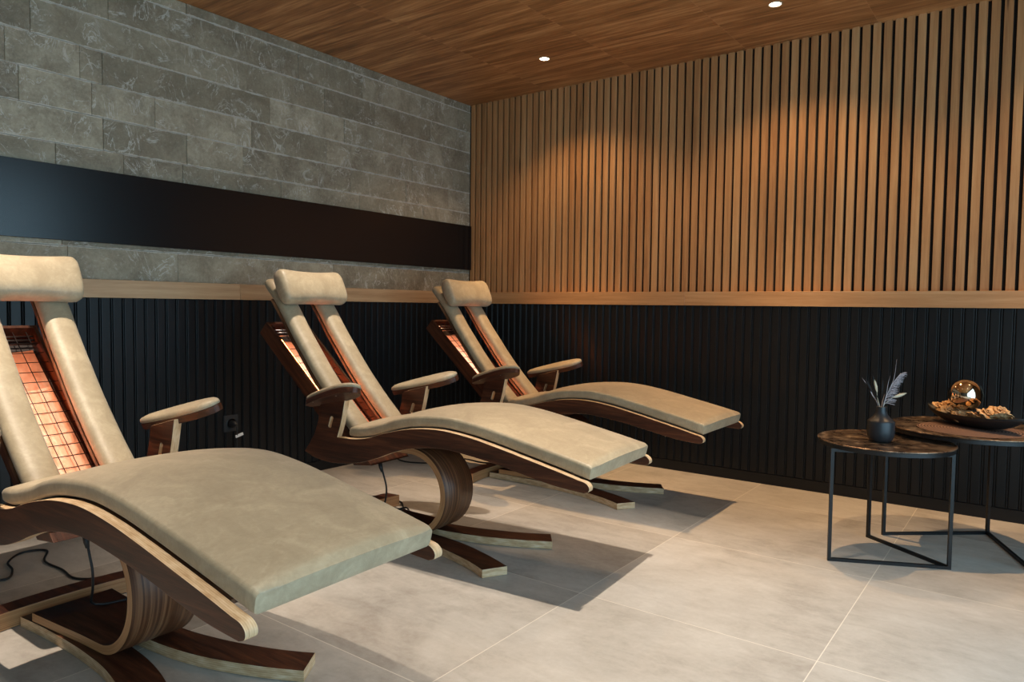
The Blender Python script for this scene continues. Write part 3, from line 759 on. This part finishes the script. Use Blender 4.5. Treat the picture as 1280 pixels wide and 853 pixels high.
# --- long leaf shaped dish
ZD = T2Z-.0035
dc = Vector((3.400, -.560, ZD)); da = math.atan2(-.324, .383)
root = Matrix.Translation(dc) @ Matrix.Rotation(da, 4, 'Z')
def dish():
    bm = bmesh.new(); NU, NV = 40, 16; LH = .252
    def pt(u, v, off):
        w = .088*(1-abs(u)**2.3)**.8 if abs(u) < 1 else 0
        rim = .052+.020*abs(u)**3
        zb = .004+ .062*abs(u)**3.0
        zz = zb+(rim-zb)*abs(v)**2.2
        return Vector((u*LH, v*w, max(zz, .0))) + Vector((0, 0, off))
    top = [[bm.verts.new(pt(-1+2*i/NU, -1+2*j/NV, .0035)) for j in range(NV+1)] for i in range(NU+1)]
    bot = [[bm.verts.new(pt((-1+2*i/NU)*1.0, -1+2*j/NV, -.0035)*1) for j in range(NV+1)] for i in range(NU+1)]
    for i in range(NU):
        for j in range(NV):
            bm.faces.new((top[i][j], top[i+1][j], top[i+1][j+1], top[i][j+1])).smooth = True
            bm.faces.new((bot[i][j], bot[i][j+1], bot[i+1][j+1], bot[i+1][j])).smooth = True
    for i in range(NU):
        for j in (0, NV):
            try: bm.faces.new((top[i][j], top[i+1][j], bot[i+1][j], bot[i][j]))
            except ValueError: pass
    bmesh.ops.remove_doubles(bm, verts=bm.verts, dist=1e-5)
    for v in bm.verts: v.co.z = max(v.co.z, 0)
    fix(bm); return bm
o = mk('dish', dish(), simple('matt_black_ceramic', (.014, .013, .013), .5), smooth=True, sharp=50); o.matrix_world = root
tag(o, 'long narrow black leaf-shaped dish with upturned tips holding dried flowers', 'dish')
# --- mirror ball
bm = bmesh.new(); bmesh.ops.create_uvsphere(bm, u_segments=64, v_segments=32, radius=.071)
o = mk('decorative_ball', bm, simple('bronze_mirror', (.80, .62, .45), .04, 1), smooth=True); o.location = (3.3665, -.523, .6645)
tag(o, 'shiny bronze mirror ball lying on dried flowers in the black dish', 'decorative ball')
# --- dried flowers
m, nt, b = new_mat('dried_petal')
o_ = N(nt, 'ShaderNodeTexCoord').outputs['Object']
L(nt, ramp(nt, [(.35, srgb(182, 138, 92)), (.65, srgb(222, 184, 138))], noise(nt, o_, 40, 4)).outputs[0], b.inputs['Base Color']); b.inputs['Roughness'].default_value = .75; b.inputs['Subsurface Weight'].default_value = .0
M_PETAL = m
def rose(name, loc, R, tilt, seed, label, grp):
    rnd = random.Random(seed); bm = bmesh.new(); k = 0
    for layer, (n, rr, h, open_) in enumerate(((3, .22, .62, .05), (4, .42, .66, .18), (5, .66, .60, .42), (6, .92, .46, .8))):
        for p in range(n):
            a0 = 2*math.pi*(p/n)+layer*.7+rnd.uniform(-.15, .15); wd = 2*math.pi/n*.72; rows = []
            for i in range(7):
                t = i/6; row = []
                for j in range(9):
                    s = -1+2*j/8; a = a0+s*wd*(.35+.65*math.sin(math.pi*min(1, t*.8+.12)))
                    r = R*rr*(.35+.65*t**.7)*(1+open_*.35*t*t) + R*.05*math.sin(3*s+seed+p)*t + R*.05*(t**4)
                    z = R*(h*1.3*math.sin(t*1.5)*(1-.16*s*s*t) - open_*.55*t*t) + R*.05*math.sin(5*s+p*2)*t
                    row.append(bm.verts.new((r*math.cos(a), r*math.sin(a), z)))
                rows.append(row)
            for i in range(6):
                for j in range(8): bm.faces.new((rows[i][j], rows[i+1][j], rows[i+1][j+1], rows[i][j+1])).smooth = True
    o = mk(name, bm, M_PETAL); md = o.modifiers.new('solid', 'SOLIDIFY'); md.thickness = .0022; md.offset = 0
    o.location = loc; o.rotation_euler = tilt; tag(o, label, 'dried flower', grp)
    return o
def dp(u, v, z): return tuple(root @ Vector((u, v, z)))
FL = [(-.152, .012, .062, .040, (.4, -.3, 0), 'dried beige flower standing highest at the left end of the dish'),
      (-.105, -.024, .050, .033, (.6, -.2, 1), 'dried beige flower low between the left tip of the dish and the ball'),
      (-.194, -.002, .066, .022, (.3, -.4, 2), 'small dried beige flower closest to the left tip of the dish'),
      (-.035, -.034, .038, .030, (.7, .1, 0.4), 'dried beige flower under the front of the mirror ball'),
      (.040, -.036, .044, .030, (.7, .2, 2.2), 'dried beige flower just right of the mirror ball'),
      (.084, -.022, .058, .038, (.6, .2, 1.3), 'large dried beige flower in the middle of the right-hand group'),
      (.110, .024, .070, .042, (.5, .2, .6), 'tall dried beige flower at the back of the right-hand group'),
      (.152, -.010, .060, .036, (.5, .3, 2.9), 'dried beige flower closest to the right tip of the dish')]
for k, (u, v, z, R, tl, lb) in enumerate(FL): rose('dried_flower', dp(u, v, z), R, tl, k+3, lb, 'dried flowers in the dish')

# ------------------------------------------------------------------ vase with dried grasses
VC = Vector((3.103, -.995, T1Z-.0068)); bm = bmesh.new()
lathe(bm, [(.002, 0), (.030, 0), (.040, .004), (.048, .014), (.0525, .030), (.0535, .045), (.0535, .083), (.052, .088), (.046, .093), (.034, .104), (.024, .118), (.0195, .130), (.0195, .148), (.0165, .150), (.0155, .146), (.0155, .125), (.030, .10), (.048, .08), (.046, .03), (.002, .01)], n=56); fix(bm)
o = mk('vase', bm, simple('matt_black_vase', (.020, .024, .029), .38), smooth=True, sharp=50); o.location = VC
tag(o, 'small matt black bottle vase with a narrow neck on the lower side table', 'vase')
# picture-plane helper directions at the vase: e = right as seen, k = up
e = Vector((math.cos(YAW), math.sin(YAW), 0)); f_ = Vector((-math.sin(YAW), math.cos(YAW), 0))
top = VC+Vector((0, 0, .145))
def V(r, dz, dep=0):
    if dz > 0: r, dz = r*1.35, dz*1.35
    return top + e*r + Vector((0, 0, dz)) + f_*dep
def stemmat(n, c): return simple(n, srgb(*c), .8)
MS_GREY, MS_CREAM, MS_BLACK, MS_BROWN = stemmat('lavender_grass', (182, 174, 180)), stemmat('cream_tuft', (214, 204, 180)), stemmat('black_tuft', (18, 16, 18)), stemmat('brown_stalk', (140, 108, 92))
def stem(name, pts, rad, mat, label, tuft=None, tmat=None, seed=1):
    root_ = None; bm = bmesh.new(); P_ = smoothpts(pts, 5); n = len(P_)
    sweep(bm, P_, rad=[rad*(1-.5*i/n) for i in range(n)], nseg=6); fix(bm)
    o = mk(name, bm, mat, smooth=True); tag(o, label, 'dried stem', 'dried grasses in the vase')
    if tuft:
        c, d, ln, w = tuft; ln *= 1.2; w *= 1.15; rnd = random.Random(seed); d = Vector(d).normalized(); bm = bmesh.new(); c = Vector(c)
        side = d.cross(f_).normalized(); oth = d.cross(side)
        for k in range(150):
            t = rnd.random(); a = rnd.uniform(0, 6.28); rr = w*math.sin(math.pi*min(1, t*.85+.15))**.7
            b0 = c+d*ln*t*.8; dirv = (side*math.cos(a)+oth*math.sin(a))*rr + d*ln*.22
            p1 = b0+dirv; q = (side*math.sin(a)-oth*math.cos(a))*w*.09
            bm.faces.new([bm.verts.new(b0+q), bm.verts.new(b0-q), bm.verts.new(p1)])
        prof = [(w*.55*math.sin(math.pi*i/8)**.6+.0002, ln*.9*i/8) for i in range(9)]
        before = set(bm.verts); lathe(bm, prof, n=10)
        Mx = Matrix((side, oth, d)).transposed().to_4x4(); Mx.translation = c
        for v in bm.verts:
            if v not in before: v.co = Mx @ v.co
        mk('seed_head', bm, tmat or mat, o)
    return o
stem('bunny_tail', [V(.004, -.10), V(.006, 0), V(.022, .020), V(.036, .034)], .0013, MS_CREAM, 'pale stalk with a cream fluffy seed head leaning far right', (V(.034, .031), e*.95+Vector((0, 0, .33)), .052, .0095), MS_CREAM, 2)
stem('bunny_tail', [V(-.003, -.10), V(-.008, 0), V(-.014, .030), V(-.016, .055)], .0012, MS_CREAM, 'pale stalk with an upright cream fluffy seed head left of the centre', (V(-.015, .046), -e*.25+Vector((0, 0, 1)), .050, .0080), MS_CREAM, 3)
stem('bunny_tail', [V(-.004, -.10), V(-.010, 0), V(-.028, .040), V(-.040, .075)], .0013, MS_BLACK, 'stalk with a black fluffy seed head leaning left', (V(-.030, .045), -e*.55+Vector((0, 0, 1)), .060, .0095), MS_BLACK, 4)
stem('bunny_tail', [V(-.002, -.10), V(-.006, 0), V(-.018, .045), V(-.022, .085, .008)], .0013, MS_BLACK, 'stalk with a tall black fluffy seed head just left of the centre', (V(-.022, .050, .01), -e*.1+Vector((0, 0, 1)), .062, .010), MS_BLACK, 5)
stem('bunny_tail', [V(.0, -.10), V(.0, 0, .005), V(.004, .045, .012), V(.006, .08, .015)], .0013, MS_BLACK, 'stalk with a black fluffy seed head in the centre behind the others', (V(.005, .040, .014), Vector((0, 0, 1)), .058, .008), MS_BLACK, 6)
def blade(name, pts, w, mat, label):
    bm = bmesh.new(); P_ = smoothpts(pts, 6); n = len(P_)
    sweep(bm, P_, section=lambda i: [(w*(1-(i/n)**2)*a+.0001*a, .0006*b_) for a, b_ in ((-1, 0), (0, -1), (1, 0), (0, 1))], frame_y=tuple(e)); fix(bm)
    o = mk(name, bm, mat, smooth=True); tag(o, label, 'dried stem', 'dried grasses in the vase'); return o
blade('dried_leaf', [V(-.004, -.10), V(-.010, 0), V(-.030, .040), V(-.046, .068), V(-.064, .092)], .0030, MS_GREY, 'long pale grey leaf reaching farthest left')
blade('dried_leaf', [V(-.003, -.10), V(-.008, 0), V(-.022, .028), V(-.036, .055)], .0042, MS_BROWN, 'short broad pinkish brown leaf leaning left')
blade('dried_leaf', [V(.0, -.10), V(.001, 0), V(.004, .025), V(.009, .042)], .0035, MS_BROWN, 'short reddish brown leaf standing in the middle of the vase')
blade('dried_leaf', [V(.004, -.10), V(.008, 0), V(.014, .04), V(.018, .075), V(.024, .098)], .0016, MS_GREY, 'thin grey leaf rising straight right of the centre')
blade('dried_leaf', [V(.004, -.10), V(.008, 0), V(.020, .05), V(.036, .092), V(.042, .15)], .0016, MS_GREY, 'tallest thin grey leaf rising above all the others')
# feathery plume
bm = bmesh.new(); P_ = smoothpts([V(.004, -.10), V(.007, 0), V(.018, .045), V(.036, .080), V(.056, .106)], 8)
sweep(bm, P_, rad=.0012, nseg=6); fix(bm); o = mk('pampas_plume', bm, MS_GREY, smooth=True); tag(o, 'grey feathery plume arching to the right', 'dried stem', 'dried grasses in the vase')
rnd = random.Random(9); bm = bmesh.new()
for i in range(10, len(P_)):
    for k in range(5):
        b0 = P_[i]; t = i/len(P_); ln = .046*(1.15-t*.6)
        d = (e*rnd.uniform(.7, 1.0)+Vector((0, 0, rnd.uniform(-.1, .55)))+f_*rnd.uniform(-.3, .3)).normalized()
        pth = [b0, b0+d*ln*.5, b0+d*ln+Vector((0, 0, -.004))]
        sweep(bm, pth, rad=[.0007, .0007, .0003], nseg=4)
fix(bm); mk('plume_hairs', bm, MS_GREY, o)

# ------------------------------------------------------------------ socket on the left wall
SY, SZ = -2.092, .375
root = empty('wall_socket', (.040, SY, SZ)); tag(root, 'square anthracite wall socket on the black panelling behind the nearest chair', 'socket')
bm = bmesh.new(); bmesh.ops.create_cube(bm, size=1, matrix=Matrix.Translation((.005, 0, 0)) @ Matrix.Diagonal((.010, .088, .092, 1)))
bmesh.ops.bevel(bm, geom=bm.edges[:], offset=.003, segments=2, affect='EDGES'); mk('cover_plate', bm, M_SOCKET, root)
bm = bmesh.new(); lathe(bm, [(.030, 0), (.030, .004), (.027, .005), (.026, .001)], n=32); bmesh.ops.rotate(bm, verts=bm.verts, cent=(0, 0, 0), matrix=Matrix.Rotation(math.pi/2, 3, 'Y')); bmesh.ops.translate(bm, verts=bm.verts, vec=(.009, 0, 0)); fix(bm)
mk('socket_ring', bm, M_SOCKET, root, smooth=True, sharp=40)
root = empty('power_plug', (.054, SY, SZ)); tag(root, 'black plug with its cord and a white tag hanging from the wall socket', 'plug')
bm = bmesh.new(); sweep(bm, [(-.002, 0, 0), (.02, 0, 0), (.036, 0, -.002), (.044, 0, -.006)], rad=[.019, .018, .013, .006], nseg=20); fix(bm); mk('plug_body', bm, M_CORD, root, smooth=True, sharp=50)
bm = bmesh.new(); sweep(bm, smoothpts([(.040, 0, -.005), (.050, 0, -.03), (.044, .004, -.08), (.030, .006, -.2), (.022, .01, -.33), (.030, .02, -.367), (.09, .10, -.3705)], 6), rad=.004, nseg=8); fix(bm); mk('cord', bm, M_CORD, root, smooth=True)
bm = bmesh.new(); bmesh.ops.create_cube(bm, size=1, matrix=Matrix.Translation((.048, .016, -.062)) @ Matrix.Rotation(.25, 4, 'X') @ Matrix.Diagonal((.004, .048, .016, 1)))
bmesh.ops.bevel(bm, geom=bm.edges[:], offset=.001, segments=1, affect='EDGES'); mk('tag', bm, M_WHITEP, root)

# ------------------------------------------------------------------ ceiling downlights
NAMES = ['recessed ceiling downlight near the stone wall corner, left of the two in view', 'recessed ceiling downlight at the top edge of the photo, right of the two in view',
         'recessed ceiling downlight above the two round side tables',
         'recessed ceiling downlight above the head pillow of the middle lounge chair', 'recessed ceiling downlight above the footrest of the middle lounge chair', 'recessed ceiling downlight by the window, above the open floor',
         'recessed ceiling downlight above the back of the nearest lounge chair', 'recessed ceiling downlight above the footrest of the nearest lounge chair', 'recessed ceiling downlight above the photographer, by the window',
         'recessed ceiling downlight of the rear row, beside the stone wall', 'recessed ceiling downlight in the middle of the rear row', 'recessed ceiling downlight of the rear row, beside the window']
def lamp_light(dim, colr, spill):
    lg = bpy.data.lights.new('spot', 'SPOT'); lg.energy = LAMP_W*dim; lg.color = colr
    lg.spot_size = math.radians(CUT); lg.spot_blend = .62; lg.shadow_soft_size = .012
    lg.use_nodes = True; nt = lg.node_tree; em = nt.nodes['Emission']
    tc = N(nt, 'ShaderNodeTexCoord'); sp = N(nt, 'ShaderNodeSeparateXYZ'); L(nt, tc.outputs['Normal'], sp.inputs[0])
    ang = mth(nt, 'MULTIPLY', mth(nt, 'ARCCOSINE', mth(nt, 'MINIMUM', mth(nt, 'ABSOLUTE', sp.outputs[2]), 1.0)), 180/math.pi/BEAM)
    L(nt, mth(nt, 'ADD', mth(nt, 'EXPONENT', mth(nt, 'MULTIPLY', mth(nt, 'POWER', ang, 4.5), -1.0)), spill), em.inputs['Strength'])
    return lg
def downlight():
    r = empty('downlight')
    bm = bmesh.new(); lathe(bm, [(.036, -.0005), (.036, -.003), (.030, -.004), (.028, -.0005), (.036, -.0005)], n=40); fix(bm); mk('trim_ring', bm, M_TRIMW, r, smooth=True, sharp=40)
    bm = bmesh.new(); lathe(bm, [(.001, -.0005), (.0275, -.0005), (.0275, -.002), (.001, -.002)], n=32); fix(bm); mk('lens', bm, M_LENS, r)
    return r
d0 = downlight(); protos = list(d0.children)
for i, (x, y) in enumerate(LAMP_XY):
    
    if i == 0: o = d0
    else:
        o = d0.copy(); COL.objects.link(o)
        for ch in protos:
            c = ch.copy(); COL.objects.link(c); c.parent = o
    o.location = (x, y, H)
    sp_ = bpy.data.objects.new('spot', lamp_light(*LAMPS[(x, y)])); COL.objects.link(sp_); sp_.parent = o; sp_.location = (0, 0, -.012)
    tag(o, NAMES[i], 'downlight', 'ceiling downlights')
